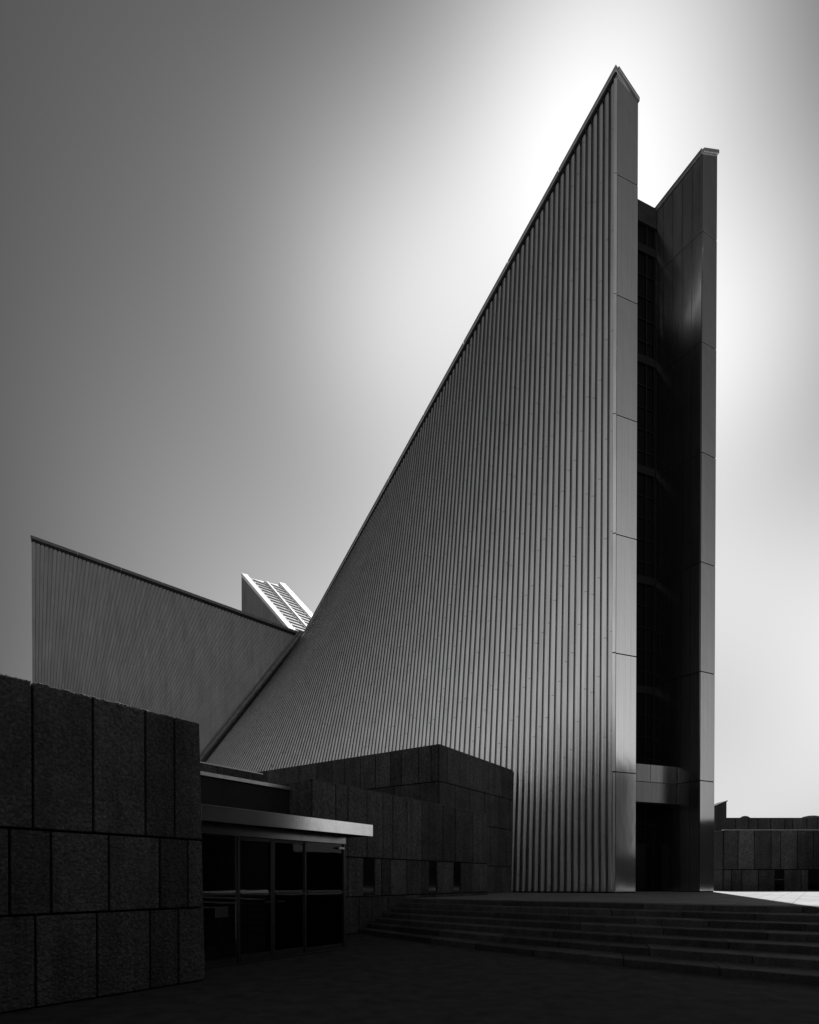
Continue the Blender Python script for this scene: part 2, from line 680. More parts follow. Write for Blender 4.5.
for k, (a_, b_) in enumerate(bays):
    s0 = (0 if a_ == 0 else sD(a_) + .05)
    s1 = sD(b_) - .05
    isdoor = k in (1, 2)
    mb = MB()
    mb.box(oD + A * s0 + B * .030 + UP * .05, A * (s1 - s0), B * .010, UP * (zdoor - .06))
    p = mb.build('door' if isdoor else 'glass_pane', M['clear'], porch)
    mb = MB()
    mb.box(oD + A * s0 + B * .012 + UP * .042, A * (s1 - s0), B * .045, UP * (.13 if isdoor else .10))
    mb.build('bottom_rail', M['doorframe'], p, bevel=.003)
    mb = MB()
    mb.box(oD + A * s0 - B * .025 + UP * 1.33, A * (s1 - s0), B * .03, UP * .03)
    mb.build('push_bar' if isdoor else 'guard_rail', M['doorframe'], p, bevel=.004)
    if isdoor:
        mb = MB()
        sx = s1 - .22 if k == 1 else s0 + .05
        mb.box(oD + A * sx - B * .07 + UP * 1.17, A * .17, B * .022, UP * .020)
        mb.box(oD + A * (sx + (.145 if k == 1 else .005)) - B * .04 + UP * 1.155, A * .022, B * .065, UP * .05)
        mb.build('handle', M['doorframe'], p, bevel=.004)
        mb = MB()
        mb.box(oD + A * s0 + B * .012 + UP * (zdoor - .075), A * (s1 - s0), B * .045, UP * .065)
        mb.build('top_rail', M['doorframe'], p, bevel=.003)
# glazed right flank of the porch
fl = (onA(346, KW) - onA(346, KD)).dot(B) - .12
mb = MB()
mb.box(oD + A * (S1 - .05) + B * .15 + UP * .05, A * .010, B * (fl - .15), UP * (zdoor - .06))
p = mb.build('glass_pane', M['clear'], porch)
mb = MB()
mb.box(oD + A * (S1 - .07) + B * .142 + UP * zdoor, A * .10, B * (fl - .14), UP * .115)
mb.build('side_header', M['doorframe'], porch, bevel=.003)
mb = MB()
mb.box(oD + A * (S1 - .07) + B * .142 + UP * .005, A * .05, B * (fl - .14), UP * .12)
mb.build('side_rail', M['doorframe'], porch, bevel=.003)
mb = MB()
mb.box(oD + A * (S1 - .30) - B * .05 + UP * 2.33, A * .20, B * .045, UP * .05)
mb.build('door_closer', M['flash'], porch, bevel=.004)
# notice stand seen through the left pane
so = onA(222, 6565 * 1.085)
st = thing('notice_stand', 'small pale notice board on a thin stand behind the leftmost porch pane', 'sign')
mb = MB()
mb.box(so - A * .15 + UP * .86, A * .30, B * .02, UP * .22)
mb.build('board', M['paper'], st, bevel=.003)
mb = MB()
mb.bar(so + B * .03 + UP * 0, so + B * .03 + UP * .88, .03, .03)
mb.bar(so + B * .03 - A * .2 + UP * .02, so + B * .03 + A * .2 + UP * .02, .05, .03)
mb.build('post', M['doorframe'], st)

# ------------------------------------------------------------------ the cathedral
cath = thing('cathedral', 'tall modern steel-clad church with sweeping curved walls and a narrow glazed slot', 'church')


def lerp(a, b, t):
    return a + (b - a) * t


def interp(tab, u):
    for (u0, t0), (u1, t1) in zip(tab, tab[1:]):
        if u <= u1:
            return lerp(t0, t1, (u - u0) / (u1 - u0))
    return tab[-1][1]


def smooth_tab(tab, n=60):
    """Cubic through the table points (finite-difference tangents)."""
    us = [p[0] for p in tab]
    ts = [p[1] for p in tab]
    sl = []
    for i in range(len(tab)):
        i0, i1 = max(0, i - 1), min(len(tab) - 1, i + 1)
        sl.append((ts[i1] - ts[i0]) / (us[i1] - us[i0]))
    out = []
    for k in range(n + 1):
        u = k / n
        for i in range(len(tab) - 1):
            if u <= us[i + 1] + 1e-9:
                h = us[i + 1] - us[i]
                x = (u - us[i]) / h
                y = (2 * x**3 - 3 * x * x + 1) * ts[i] + (x**3 - 2 * x * x + x) * h * sl[i] + (-2 * x**3 + 3 * x * x) * ts[i + 1] + (x**3 - x * x) * h * sl[i + 1]
                out.append((u, y))
                break
    return out


def ruled(T0, T1, B0, B1, tab, us, hs, vs, ribid=None, back=0.0):
    """Ruled (hyperbolic paraboloid) wall between a top edge and a foot; hs lifts each line off the surface."""
    mb = MB()
    uv = []
    rows = []

    def S(u, v):
        return lerp(lerp(B0, B1, interp(tab, u)), lerp(T0, T1, u), v)
    for u, h in zip(us, hs):
        row = []
        for v in vs:
            e = 1e-3
            du = S(min(1, u + e), v) - S(max(0, u - e), v)
            dv = S(u, min(1, v + e)) - S(u, max(0, v - e))
            n = du.cross(dv).normalized()
            if n.y > 0:
                n = -n
            p = S(u, v) + n * (h - back)
            row.append(len(mb.v))
            mb.v.append(tuple(p))
            uv.append((u, p.z))
        rows.append(row)
    for r0, r1 in zip(rows, rows[1:]):
        for a_, b_, c_, d_ in zip(r0, r1, r1[1:], r0[1:]):
            mb.f.append((a_, b_, c_, d_))
            mb.t.append(1.0)
            mb.mi.append(0)
    return mb, uv, S


C0 = at(615.0, 28.0, 0)
C1 = at(635.0, 28.44, 0)
R0 = at(699.3, 30.4, 0)
R1 = at(713.4, 30.87, 0)


def hz(py, D):
    return at(410, D, py=py).z


zC0, zC1 = hz(71.5, 28.0), hz(102, 28.44)
zR0, zR1 = hz(153, 30.4), hz(155, 30.87)
VT = at(305, 44.0, py=637)
VB = at(103, 37.0, z=PLAZA)
T0 = C0 + UP * (zC0 - .10)
B0 = C0 + UP * (PLAZA + .07)
tab = smooth_tab([(0, 0), (.154, .132), (.3145, .262), (.5, .405), (.7, .595), (.86, .79), (1, 1)])
NR = 114
prof = [(0, 0), (.105, 0), (.11, .095), (.20, .118), (.32, .136), (.50, .146), (.65, .144), (.80, .132), (.92, .112), (.985, .09), (.99, 0)]
us, hs, uvu = [], [], []
u_start = .003
rib_tab = smooth_tab([(0, 0), (14 / 114, .17), (32 / 114, .38), (50 / 114, .55), (76 / 114, .755), (1, 1)])


def u_of(x):          # the ribs draw closer together towards the valley
    return u_start + (1 - u_start) * interp(rib_tab, x)


for k in range(NR):
    for f_, h_ in prof:
        us.append(u_of((k + f_) / NR))
        hs.append(h_ * .88 * (1 - .25 * k / NR))
        uvu.append(k + .999 * (1 - f_))
us.append(1.0)
hs.append(0)
uvu.append(NR)
vs = [i / 18 for i in range(19)]
mb, uv, Stow = ruled(T0, VT, B0, VB, tab, us, hs, vs)
nv = len(vs)
uv = [(uvu[i // nv], uv[i][1]) for i in range(len(uv))]
for k in range(NR):      # groove floors and flanks get a dark colour as painted shade
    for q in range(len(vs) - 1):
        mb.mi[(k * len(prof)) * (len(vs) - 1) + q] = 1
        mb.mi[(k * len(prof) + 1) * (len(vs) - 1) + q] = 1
clad = mb.build('ribbed_cladding', [M['rib'], M['groove_shade']], cath, smooth=38, recalc=False, uv=uv)
# backing and inner skin of this wall: shares the ruled form, set behind
VTi = VT + V((.9, .8, -.4))
us2 = [i / 24 for i in range(25)]
mbk, _, _ = ruled(T0, VT, C0 + UP * .9, VB, tab, us2, [0] * 25, vs, back=.12)
mbk.build('wall_core', M['black'], cath, recalc=False)
IT0, IB0 = C1 + UP * (zC1 - .10), C1 + UP * .9
mb, _, _ = ruled(IT0, VTi, IB0, VB + V((1.2, 1.5, 0)), tab, us2, [0] * 25, vs)
mb.build('inner_skin', M['innerskin'], cath, recalc=False)
# coping along the raking top edge
mb = MB()
n_ = 8
dT = (VT - T0).normalized()
nrm = V((-.66, -.75, 0)).normalized()
for k in range(n_):
    a0, a1 = k / n_, (k + 1) / n_ - .0006
    P0, P1 = lerp(T0, VT, a0), lerp(T0, VT, a1)
    Q0, Q1 = lerp(IT0, VTi, a0), lerp(IT0, VTi, a1)
    off = nrm * .20
    lo, hi = UP * -.02, UP * .24
    mb.hexa([P0 + off + lo, P1 + off + lo, Q1 + lo, Q0 + lo, P0 + off + hi, P1 + off + hi, Q1 + hi, Q0 + hi])
mb.build('coping', M['coping'], cath, bevel=.015)
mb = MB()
mb.bar(T0 + nrm * .17 - UP * .12, VT + nrm * .17 - UP * .12, .05, .16, side=nrm)  # solid black bar painting the shadow line under the coping
mb.build('coping_shadow_bar', M['black'], cath)

# steel end caps, in panels with open joints
JZ = [PLAZA + .03] + [6.736 + 5.596 * k for k in range(7)]


def end_cap(name, P, Q, zP, zQ, tilt=.0):
    """Panels between plan points P (near) and Q; top follows zP..zQ."""
    d = (Q - P)
    nn = V((d.y, -d.x, 0)).normalized()
    mb = MB()
    zz = JZ + [None]
    for k in range(len(JZ)):
        z0 = zz[k] + .024
        if z0 > zQ - .2:
            continue
        last = zz[k + 1] is None or zz[k + 1] > zQ - .2
        z1p = zP if last else zz[k + 1] - .024
        z1q = zQ if last else zz[k + 1] - .024
        mb.hexa([P + nn * .03 + UP * z0, Q + nn * .03 + UP * z0, Q - nn * .05 + UP * z0, P - nn * .05 + UP * z0,
                 P + nn * .03 + UP * z1p, Q + nn * .03 + UP * z1q, Q - nn * .05 + UP * z1q, P - nn * .05 + UP * z1p],
                random.uniform(.92, 1.05))
    cap = mb.build(name, M['cap'], cath, bevel=.004)
    mb = MB()   # dark substructure behind the open joints
    e = d.normalized() * .02
    mb.hexa([P + e + UP * .9, Q - e + UP * .9, Q - e - nn * .1 + UP * .9, P + e - nn * .1 + UP * .9,
             P + e + UP * (zP - .05), Q - e + UP * (zQ - .05), Q - e - nn * .1 + UP * (zQ - .05), P + e - nn * .1 + UP * (zP - .05)])
    mb.build('backing', M['black'], cap)
    return nn


nC = end_cap('end_cap', C0, C1, zC0 - .03, zC1 - .03)
nR = end_cap('end_cap', R0, R1, zR0 - .03, zR1 - .03)


def cap_coping(P, Q, zP, zQ, nn, o0=.12, o1=.12, h=.26, dep=.6):
    d = (Q - P).normalized()
    a, b_ = P - d * o0 + nn * -.06, Q + d * o1 + nn * -.06
    sl = (zQ - zP) / (Q - P).length
    za, zb = zP - sl * o0, zQ + sl * o1
    mb = MB()
    mb.hexa([a + nn * .16 + UP * za, b_ + nn * .16 + UP * zb, b_ - nn * dep + UP * zb, a - nn * dep + UP * za,
             a + nn * .16 + UP * (za + h), b_ + nn * .16 + UP * (zb + h), b_ - nn * dep + UP * (zb + h), a - nn * dep + UP * (za + h)])
    mb.build('cap_coping', M['coping'], cath, bevel=.015)


cap_coping(C0, C1, zC0 - .02, zC1 - .02, nC, .0, .04, .17)
cap_coping(R0, R1, zR0 - .02, zR1 - .02, nR, .0, .07, .20)
# pale trim where the cap wraps round the corner onto the ribbed wall
mb = MB()
for k in range(len(JZ)):
    z0 = JZ[k] + .018
    if z0 > zC0 - .8:
        continue
    z1 = JZ[k + 1] - .018 if k + 1 < len(JZ) and JZ[k + 1] < zC0 - .8 else zC0 - .45
    dd = (VB - B0)
    dd.z = 0
    dd.normalize()
    n2 = V((dd.y, -dd.x, 0))
    if n2.y > 0:
        n2 = -n2
    mb.box(C0 + dd * .01 - n2 * .03 + UP * z0, dd * (.15 if k else .10), n2 * (.17 if k else .09), UP * (z1 - z0))
mb.build('corner_trim', M['trim'], cath, bevel=.01)

# right-hand wall of the tower: inner face in flat panels
dI = V((-.92, 1.4, 0)).normalized()
nI = V((-dI.y, dI.x, 0))
if nI.y > 0:
    nI = -nI
mb = MB()
PW = .545
LI = 3.4


def z_in(s):
    return zR0 - .05 - .19 * s


for k in range(7):
    s0, s1 = k * PW + (.02 if k == 0 else 0) + .010, (k + 1) * PW - .010
    for q in range(len(JZ)):
        z0 = JZ[q] + .018
        if z0 > z_in(s1) - .3:
            continue
        last = q + 1 >= len(JZ) or JZ[q + 1] > z_in(s1) - .3
        za = z_in(s0) if last else JZ[q + 1] - .018
        zb = z_in(s1) if last else JZ[q + 1] - .018
        a_, b_ = R0 + dI * s0, R0 + dI * s1
        mb.hexa([a_ + UP * z0, b_ + UP * z0, b_ - nI * .05 + UP * z0, a_ - nI * .05 + UP * z0,
                 a_ + UP * za, b_ + UP * zb, b_ - nI * .05 + UP * zb, a_ - nI * .05 + UP * za], random.uniform(.9, 1.06))
mb.build('inner_panels', M['inner'], cath)
mb = MB()
a_, b_ = R0 + dI * .03 - nI * .055, R0 + dI * 3.9 - nI * .055
mb.hexa([a_ + UP * .9, b_ + UP * .9, b_ - nI * .4 + UP * .9, a_ - nI * .4 + UP * .9,
         a_ + UP * (z_in(0) - .05), b_ + UP * (z_in(3.9) - .05), b_ - nI * .4 + UP * (z_in(3.9) - .05), a_ - nI * .4 + UP * (z_in(0) - .05)])
mb.build('inner_wall_core', M['black'], cath)
mb = MB()
a_, b_ = R0 + nI * .08, R0 + dI * 3.9 + nI * .08
w_ = nI * -1.1
mb.hexa([a_ + UP * (z_in(0) + .01), b_ + UP * (z_in(3.9) + .01), b_ + w_ + UP * (z_in(3.9) + .01), a_ + w_ + UP * (z_in(0) + .01),
         a_ + UP * (z_in(0) + .26), b_ + UP * (z_in(3.9) + .26), b_ + w_ + UP * (z_in(3.9) + .26), a_ + w_ + UP * (z_in(0) + .26)])
mb.build('inner_coping', M['coping'], cath, bevel=.012)
# outer right wall (ruled, faces away), with the roof between the two walls
V2T, V2B = V((1.8, 50.5, 20.0)), V((13, 58, PLAZA))
mb, _, _ = ruled(R1 + UP * (zR1 - .05), V2T, R1 + UP * .9, V2B, [(0, 0), (1, 1)], us2, [0] * 25, vs)
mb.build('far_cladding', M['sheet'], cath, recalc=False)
tG = 1.62 * 1.675
GR = R0 + dI * tG
dG = -(C1 - C0).normalized()
LG = 3.9
GL = GR + dG * LG
zG = hz(210, 32.6) - .22
mb = MB()
mb.poly([GL + UP * (zG + .2) - V((1.2, -1.3, 0)), GR + UP * (zG + .2) + V((.3, -.2, 0)), R1 + UP * (zG - .5) + V((-.4, .7, 0)), V2T - UP * .2])
mb.poly([GL + UP * (zG + .2) - V((1.2, -1.3, 0)), V2T - UP * .2, VTi])
mb.build('ridge_roof', M['black'], cath)

# glazed slot between the two walls
nG = V((-dG.y, dG.x, 0))
if nG.y > 0:
    nG = -nG
mb = MB()
mb.box(GR + UP * .95, dG * LG, nG * -.05, UP * (zG - .95))
gz = mb.build('slot_glazing', M['slotglass'], cath)
mb = MB()
for s in (.05, .62, 1.45, 2.28, 3.1, 3.8):
    mb.box(GR + dG * (s - .03) + nG * .004 + UP * 1.0, dG * .06, nG * .08, UP * (zG - 1.95))
mb.build('mullion', M['frame'], gz)
mb = MB()
k = 0
z = 1.1
while z < zG - 1.6:
    hgt = .42 if k % 5 == 4 else .045
    mb.box(GR + nG * .003 + UP * z, dG * LG, nG * (.11 if k % 5 == 4 else .06), UP * hgt)
    z += 1.19
    k += 1
mb.build('transom', M['frame'], gz)
mb = MB()   # head beam that closes the slot at the top
mb.box(GR + nG * .14 + UP * (zG - .9) - dG * .0, dG * LG, nG * -1.0, UP * 1.1)
mb.build('head_beam', M['innerskin'], cath)
# hood over the tower doors
tH = .744 * 1.675
HR = R0 + dI * tH + nI * .02
LH = 3.6
zh0, zh1, zhj = 5.66, 7.62, EYE + 96 / F * 31.3
mb = MB()
for k in range(4):
    s0, s1 = .01 + k * .9 + .01, .01 + (k + 1) * .9 - .01
    mb.box(HR + dG * s0 + UP * (zhj + .012), dG * (s1 - s0), nG * -.06, UP * (zh1 - zhj - .012), random.uniform(.9, 1.05))
mb.box(HR + dG * .01 + UP * zh0, dG * LH, nG * -.06, UP * (zhj - zh0 - .012), .75)
hood = mb.build('entrance_hood', M['hood'], cath, bevel=.006)
mb = MB()
mb.box(HR + dG * .02 - nG * .065 + UP * (zh0 + .02), dG * (LH - .04), nG * -.7, UP * (zh1 - zh0 - .04))
mb.build('hood_core', M['black'], hood)
mb = MB()
mb.box(GR + dG * .7 + nG * .17 + UP * 1.01, dG * 1.35, nG * .05, UP * 2.6)
dr = mb.build('tower_door', M['frame'], cath)
mb = MB()
mb.box(GR + dG * 1.9 + nG * .23 + UP * 1.9, dG * .04, nG * .05, UP * .5)
mb.build('handle', M['doorframe'], dr)
# dark plinth along the foot of the ribbed wall
mb = MB()
q0, q1 = C0 + (VB - B0).normalized() * .05, lerp(C0, V((VB.x, VB.y, 0)), .6)
mb.hexa([q0 + V((.0, .02, .9)), q0 + V((0, .4, .9)), q1 + V((0, .4, .9)), q1 + V((0, .02, .9)),
         q0 + V((.0, .02, 1.09)), q0 + V((0, .4, 1.09)), q1 + V((0, .4, 1.09)), q1 + V((0, .02, 1.09))])
mb.build('plinth', M['black'], cath)

# --- left wing
DL = 36.0
L0 = at(33.5, DL, 0)
zL = EYE + (880 - 541) / F * DL
LT = L0 + UP * zL
LB = L0 + UP * PLAZA
NL = 76
usl, hsl, uvl = [], [], []
for k in range(NL):
    for f_, h_ in ((0, 0), (.22, 0), (.24, .09), (.97, .09), (.985, 0)):
        usl.append((k + f_) / NL)
        hsl.append(h_)
        uvl.append(k + f_)
usl.append(1.0)
hsl.append(0)
uvl.append(NL)
tabl = smooth_tab([(0, 0), (.2, .19), (.5, .47), (.8, .77), (1, 1)])
mb, uv, Swing = ruled(LT, VT + V((-.12, 0, 0)), LB, VB + V((-.12, 0, 0)), tabl, usl, hsl, vs)
uv = [(uvl[i // nv], uv[i][1]) for i in range(len(uv))]
mb.t = [random.uniform(.93, 1.05) if (i // (nv - 1)) % 5 == 2 else random.uniform(.98, 1.02) for i in range(len(mb.f))]
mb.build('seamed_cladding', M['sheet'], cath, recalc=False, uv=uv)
back_off = V((-2.0, 3.8, 0))
LT2, VT2 = LT + back_off, V((-14.5, 54, zL - 1.5))
mb, _, _ = ruled(LT2, VT2, LB + back_off, V((-26, 60, PLAZA)), [(0, 0), (1, 1)], us2, [0] * 25, vs)
mb.build('rear_cladding', M['sheet'], cath, recalc=False)
mb = MB()
mb.poly([LT - UP * .05, VT - UP * .05, VT2 - UP * .05, LT2 - UP * .05])
mb.build('wing_roof', M['black'], cath)
dL = V((VT.x - LT.x, VT.y - LT.y, 0)).normalized()
nL = V((dL.y, -dL.x, 0))
if nL.y > 0:
    nL = -nL
mb = MB()
fin = (LT2 - LT)
fin.z = 0
fd = fin.normalized()
for o_ in (0.0, fin.length - .9):
    mb.box(LB + fd * (o_ + .03) + dL * .004, fd * .86, dL * .05, UP * (zL - PLAZA))
mb.build('wing_end_cap', M['cap'], cath, bevel=.01)
mb = MB()
mb.box(LB + fd * .9 + dL * .9, fd * (fin.length - 1.8), dL * .05, UP * (zL - PLAZA - .3))
mb.build('wing_glazing', M['darkglass'], cath)
mb = MB()
off = nL * .16
n_ = 7
for k in range(n_):
    P0, P1 = lerp(LT, VT, k / n_), lerp(LT, VT, (k + 1) / n_ - .001)
    if k == 0:
        P0 = P0 - dL * .04
    if k == n_ - 1:
        P1 = P1 + (VT - LT).normalized() * .55
    mb.hexa([P0 + off + UP * -.02, P1 + off + UP * -.02, P1 - nL * 1.0 + UP * -.02, P0 - nL * 1.0 + UP * -.02,
             P0 + off + UP * .17, P1 + off + UP * .17, P1 - nL * 1.0 + UP * .17, P0 - nL * 1.0 + UP * .17])
mb.build('wing_coping', M['wingcoping'], cath, bevel=.012)
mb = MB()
mb.bar(LT + nL * .10 - UP * .10, VT + nL * .10 - UP * .10, .06, .10, side=nL)  # black bar under the wing coping, standing in for its shadow line
mb.build('wing_coping_shadow_bar', M['black'], cath)
# gutter down the valley between the two curved walls
mb = MB()
vn = V((.1, -1, .15)).normalized()
vs0 = (VT - VB).normalized().cross(vn).normalized()
if vs0.x > 0:
    vs0 = -vs0
mb.bar(VB + vn * .22 + vs0 * .26, VT + vn * .22 + vs0 * .26, .42, .46, side=vs0)
gt = mb.build('valley_gutter', M['gutter'], cath)
mb = MB()
mb.bar(VB + vn * .45 + vs0 * .36, VT + vn * .45 + vs0 * .36, .06, .10, side=vs0)
mb.bar(VB + vn * .47 + vs0 * .12, VT + vn * .47 + vs0 * .12, .05, .10, side=vs0)
mb.build('gutter_edge', M['sheet'], gt)

# --- far wing with its sunlit ridge skylight
A0 = at(241, 51.0, py=574)
A1 = at(294, 46.0, py=636)
E1 = at(281.5, 53.0, py=584) - A0
ax = (A1 - A0)
Q0, Q1 = A0, A0 + ax * 1.05
ee = E1.copy()
nk = ax.cross(ee).normalized()
if nk.z < 0:
    nk = -nk
mb = MB()
wdt = .22
for f0, f1, hh in ((0.0, .14, .10), (.92, 1.08, .12)):
    o = Q0 + ee * f0
    mb.hexa([o - nk * .14, o + ee * (f1 - f0) - nk * .14, o + ee * (f1 - f0) + (Q1 - Q0) - nk * .14, o + (Q1 - Q0) - nk * .14,
             o + nk * hh, o + ee * (f1 - f0) + nk * hh, o + ee * (f1 - f0) + (Q1 - Q0) + nk * hh, o + (Q1 - Q0) + nk * hh])
sky_frame = mb.build('ridge_frame', M['white'], cath, bevel=.03)
mb = MB()
o = Q0 + ee * .142 + ax * .055
mb.hexa([o - nk * .45, o + ee * .766 - nk * .45, o + ee * .766 + ax * .99 - nk * .45, o + ax * .99 - nk * .45,
         o + nk * .01, o + ee * .766 + nk * .01, o + ee * .766 + ax * .99 + nk * .01, o + ax * .99 + nk * .01])
sk = mb.build('ridge_skylight', M['white'], cath)
mb = MB()
for f in (.165, .50, .895):
    o = Q0 + ee * f + ax * .055
    mb.bar(o + nk * .03, o + ax * .99 + nk * .03, .09, .10, side=ee)
mb.build('skylight_rib', M['slat'], sk)
mb = MB()
mb.bar(Q0 + ee * .56 + ax * .055 + nk * .03, Q0 + ee * .56 + ax * 1.04 + nk * .03, .17, .2, side=ee)
mb.build('skylight_mid_rail', M['white'], sk)
mb = MB()
NSL = 17
for k in range(NSL):
    for f0, f1 in ((.20, .48), (.62, .87)):
        o = Q0 + ax * (.07 + .97 * k / NSL) + nk * .03
        mb.bar(o + ee * f0, o + ee * f1 + ax * .030, .14, .07, side=ax)
mb.build('skylight_slat', M['slat'], sk)
# the far wing's near wall under the ridge frame, and a solid body below
mb = MB()
q = [Q0 - nk * .145 + ee * .02, Q1 - nk * .145 + ee * .02]
dn = UP * -9.0
mb.hexa([V((q[0].x, q[0].y, 8)), V((q[1].x, q[1].y, 8)), V((q[1].x, q[1].y, 8)) + ee * 1.05 * V((1, 1, 0)).length * 0 + V((ee.x, ee.y, 0)), V((q[0].x, q[0].y, 8)) + V((ee.x, ee.y, 0)),
         q[0], q[1], q[1] + ee * 1.02, q[0] + ee * 1.02])
mb.build('far_wing_wall', M['farwall'], cath)

# ------------------------------------------------------------------ low stone buildings at the right
DB = 34.0
zB = EYE + 50 / F * DB
hall = thing('stone_hall', 'long low hall of dark stone slabs beyond the sunlit strip of paving', 'building')
X0 = at(724, DB, 0).x
mbk = MB()
ori = V((X0, DB, 0))
dx, ny, nx = V((1, 0, 0)), V((0, -1, 0)), V((-1, 0, 0))
LB_ = 60.0


def xs(pxs):
    return [((p - CX) / F * DB) - X0 for p in pxs]


def ext(c, L):
    s = c[-1]
    while s < L - 1.2:
        s += random.uniform(.55, 1.1)
        c.append(s)
    return c + [L]


zj = EYE + 10.5 / F * DB
wpx = [(774.4, 783.5), (808, 822)]
ct = ext([-.05] + xs([737.5, 753.5, 770.5, 780, 796.6, 812.6]), LB_)
cm = ext([-.05] + xs([731, 741.4, 758, 774.4, 783.5, 801, 808, 822]), LB_)
mb = MB()
slab_face(mb, ori, dx, ny, [(.9, zj, cm), (zj, zB, ct)], gap=.05, tone=(.62, 1.4), holes=[(xs([w[0]])[0], 0, .9) for w in wpx])
slab_face(mb, ori, V((0, 1, 0)), nx, [(.9, zj, [.1, 1.2, 2.6, 4]), (zj, zB, [.1, 1.4, 2.4, 4])], gap=.03)
mb.build('slab_facing', M['hall'], hall, bevel=.008)
mb = MB()
mb.box(ori + UP * .85, dx * LB_, V((0, 7, 0)), UP * (zB - .9))
mb.build('core', M['mortar'], hall)
mb = MB()
mb.box(ori + ny * .07 + nx * .07 + UP * (zB - .03), dx * (LB_ + .1), V((0, .22, 0)), UP * .055)
mb.build('coping', M['flash'], hall)
for k, w in enumerate(wpx):
    a_, b_ = xs(w)
    mb = MB()
    mb.box(ori + dx * (a_ + .03) + ny * .003 + UP * 1.0, dx * (b_ - a_ - .06), ny * .008, UP * (zj - 1.05))
    wo = mb.build('window', M['darkglass'], hall)
    mb = MB()
    mb.box(ori + dx * (a_ - .02) + ny * .012 + UP * (1.0 + (.62 if k == 0 else .01)), dx * (b_ - a_ + .03), ny * .12, UP * .05)
    mb.build('sill', M['hall'], wo)
# rear wall, higher
DR = 41.0
zR = EYE + 62.5 / F * DR
XR = at(716, DR, 0).x
rear = thing('stone_hall', 'higher dark stone hall whose top shows over the low hall at the right', 'building')
mb = MB()
o = V((XR, DR, 0))
slab_face(mb, o, dx, ny, [(3.5, zR, ext([0] + [((p - CX) / F * DR) - XR for p in (735, 748, 757, 770, 784, 792, 806)], 30)), (.9, 3.5, cuts_rand(30))], gap=.05, tone=(.8, 1.1))
mb.build('slab_facing', M['hall'], rear, bevel=.008)
mb = MB()
mb.box(o + UP * .85, dx * 30, V((0, 9, 0)), UP * (zR - .88))
mb.build('core', M['mortar'], rear)
# upright slab by the church
DS = 38.5
pil = thing('slab_pier', 'narrow upright stone pier with a slanting top right of the steel fin', 'pier')
o = at(712, DS, 0)
w_ = at(726.3, DS, 0).x - o.x
za, zb = EYE + 72 / F * DS, EYE + 78.5 / F * DS
mb = MB()
mb.hexa([o + UP * .9, o + dx * w_ + UP * .9, o + dx * w_ + V((0, 1.2, .9)), o + V((0, 1.2, .9)),
         o + UP * za, o + dx * w_ + UP * zb, o + dx * w_ + V((0, 1.2, zb)), o + V((0, 1.2, za))])
mb.build('shaft', M['aggregate_far'], pil, bevel=.02)
mb = MB()
mb.hexa([o + ny * .04 + UP * (za + .005), o + dx * (w_ + .05) + ny * .04 + UP * (zb + .005), o + dx * (w_ + .05) + V((0, 1.24, zb + .005)), o + V((0, 1.24, za + .005)),
         o + ny * .04 + UP * (za + .07), o + dx * (w_ + .05) + ny * .04 + UP * (zb + .07), o + dx * (w_ + .05) + V((0, 1.24, zb + .07)), o + V((0, 1.24, za + .07))])
mb.build('coping', M['mortar'], pil)


def dome(px, rx, h, label):
    c = at(px, DR + 3.5, 0)
    bm = bmesh.new()
    rings = 6
    segs = 20
    prev = None
    base = zR - .05
    for r in range(rings):
        th = math.pi / 2 * r / rings
        ring = []
        for s_ in range(segs):
            a_ = 2 * math.pi * s_ / segs
            ring.append(bm.verts.new((c.x + rx * math.cos(th) * math.cos(a_), c.y + rx * math.cos(th) * math.sin(a_), base + h * math.sin(th))))
        if prev:
            for s_ in range(segs):
                bm.faces.new((prev[s_], prev[(s_ + 1) % segs], ring[(s_ + 1) % segs], ring[s_]))
        prev = ring
    tp = bm.verts.new((c.x, c.y, base + h))
    for s_ in range(segs):
        bm.faces.new((prev[s_], prev[(s_ + 1) % segs], tp))
    me = bpy.data.meshes.new('roof_dome')
    bm.to_mesh(me)
    bm.free()
    me.materials.append(M['dome'])
    for p in me.polygons:
        p.use_smooth = True
    ob = bpy.data.objects.new('roof_dome', me)
    C.objects.link(ob)
    tag(ob, label, 'dome', 'roof domes of the rear hall')


dome(744.5, .50, .54, 'smaller left dark dome just showing over the rear hall roof')
dome(811, 1.05, .56, 'wider right dark dome just showing over the rear hall roof')

# ------------------------------------------------------------------ unseen right-hand hall, added and stepped to shape reflections in glass and steel
side = thing('unseen_side_hall', 'unseen stepped dark hall on the right, added to shape reflections in glass and steel', 'building')
XS = 22.3
for nm, y0, y1, zt_ in (('tall_range', -16.0, 16.5, 12.0), ('low_range', 16.51, 25.5, 3.4), ('corner_range', 25.51, 31.5, 5.4)):
    mb = MB()
    mb.box((XS, y0, .3), (14, 0, 0), (0, y1 - y0, 0), (0, 0, zt_ - .32))
    mb.build(nm, M['mortar'], side)
    mb = MB()
    cs = cuts_rand(y1 - y0, 1.0, 1.8)
    lev = {12.0: [.3, 2.0, 3.38, 6.5, 9.2, 12.0], 3.4: [.3, 2.0, 3.38], 5.4: [.3, 2.4, 5.38]}[zt_]
    slab_face(mb, V((XS, y0, 0)), V((0, 1, 0)), V((-1, 0, 0)), [(a_, b_, cuts_rand(y1 - y0, 1.0, 1.8)) for a_, b_ in zip(lev, lev[1:])], gap=.03)
    mb.build('slab_facing', M['aggregate_far'], side)

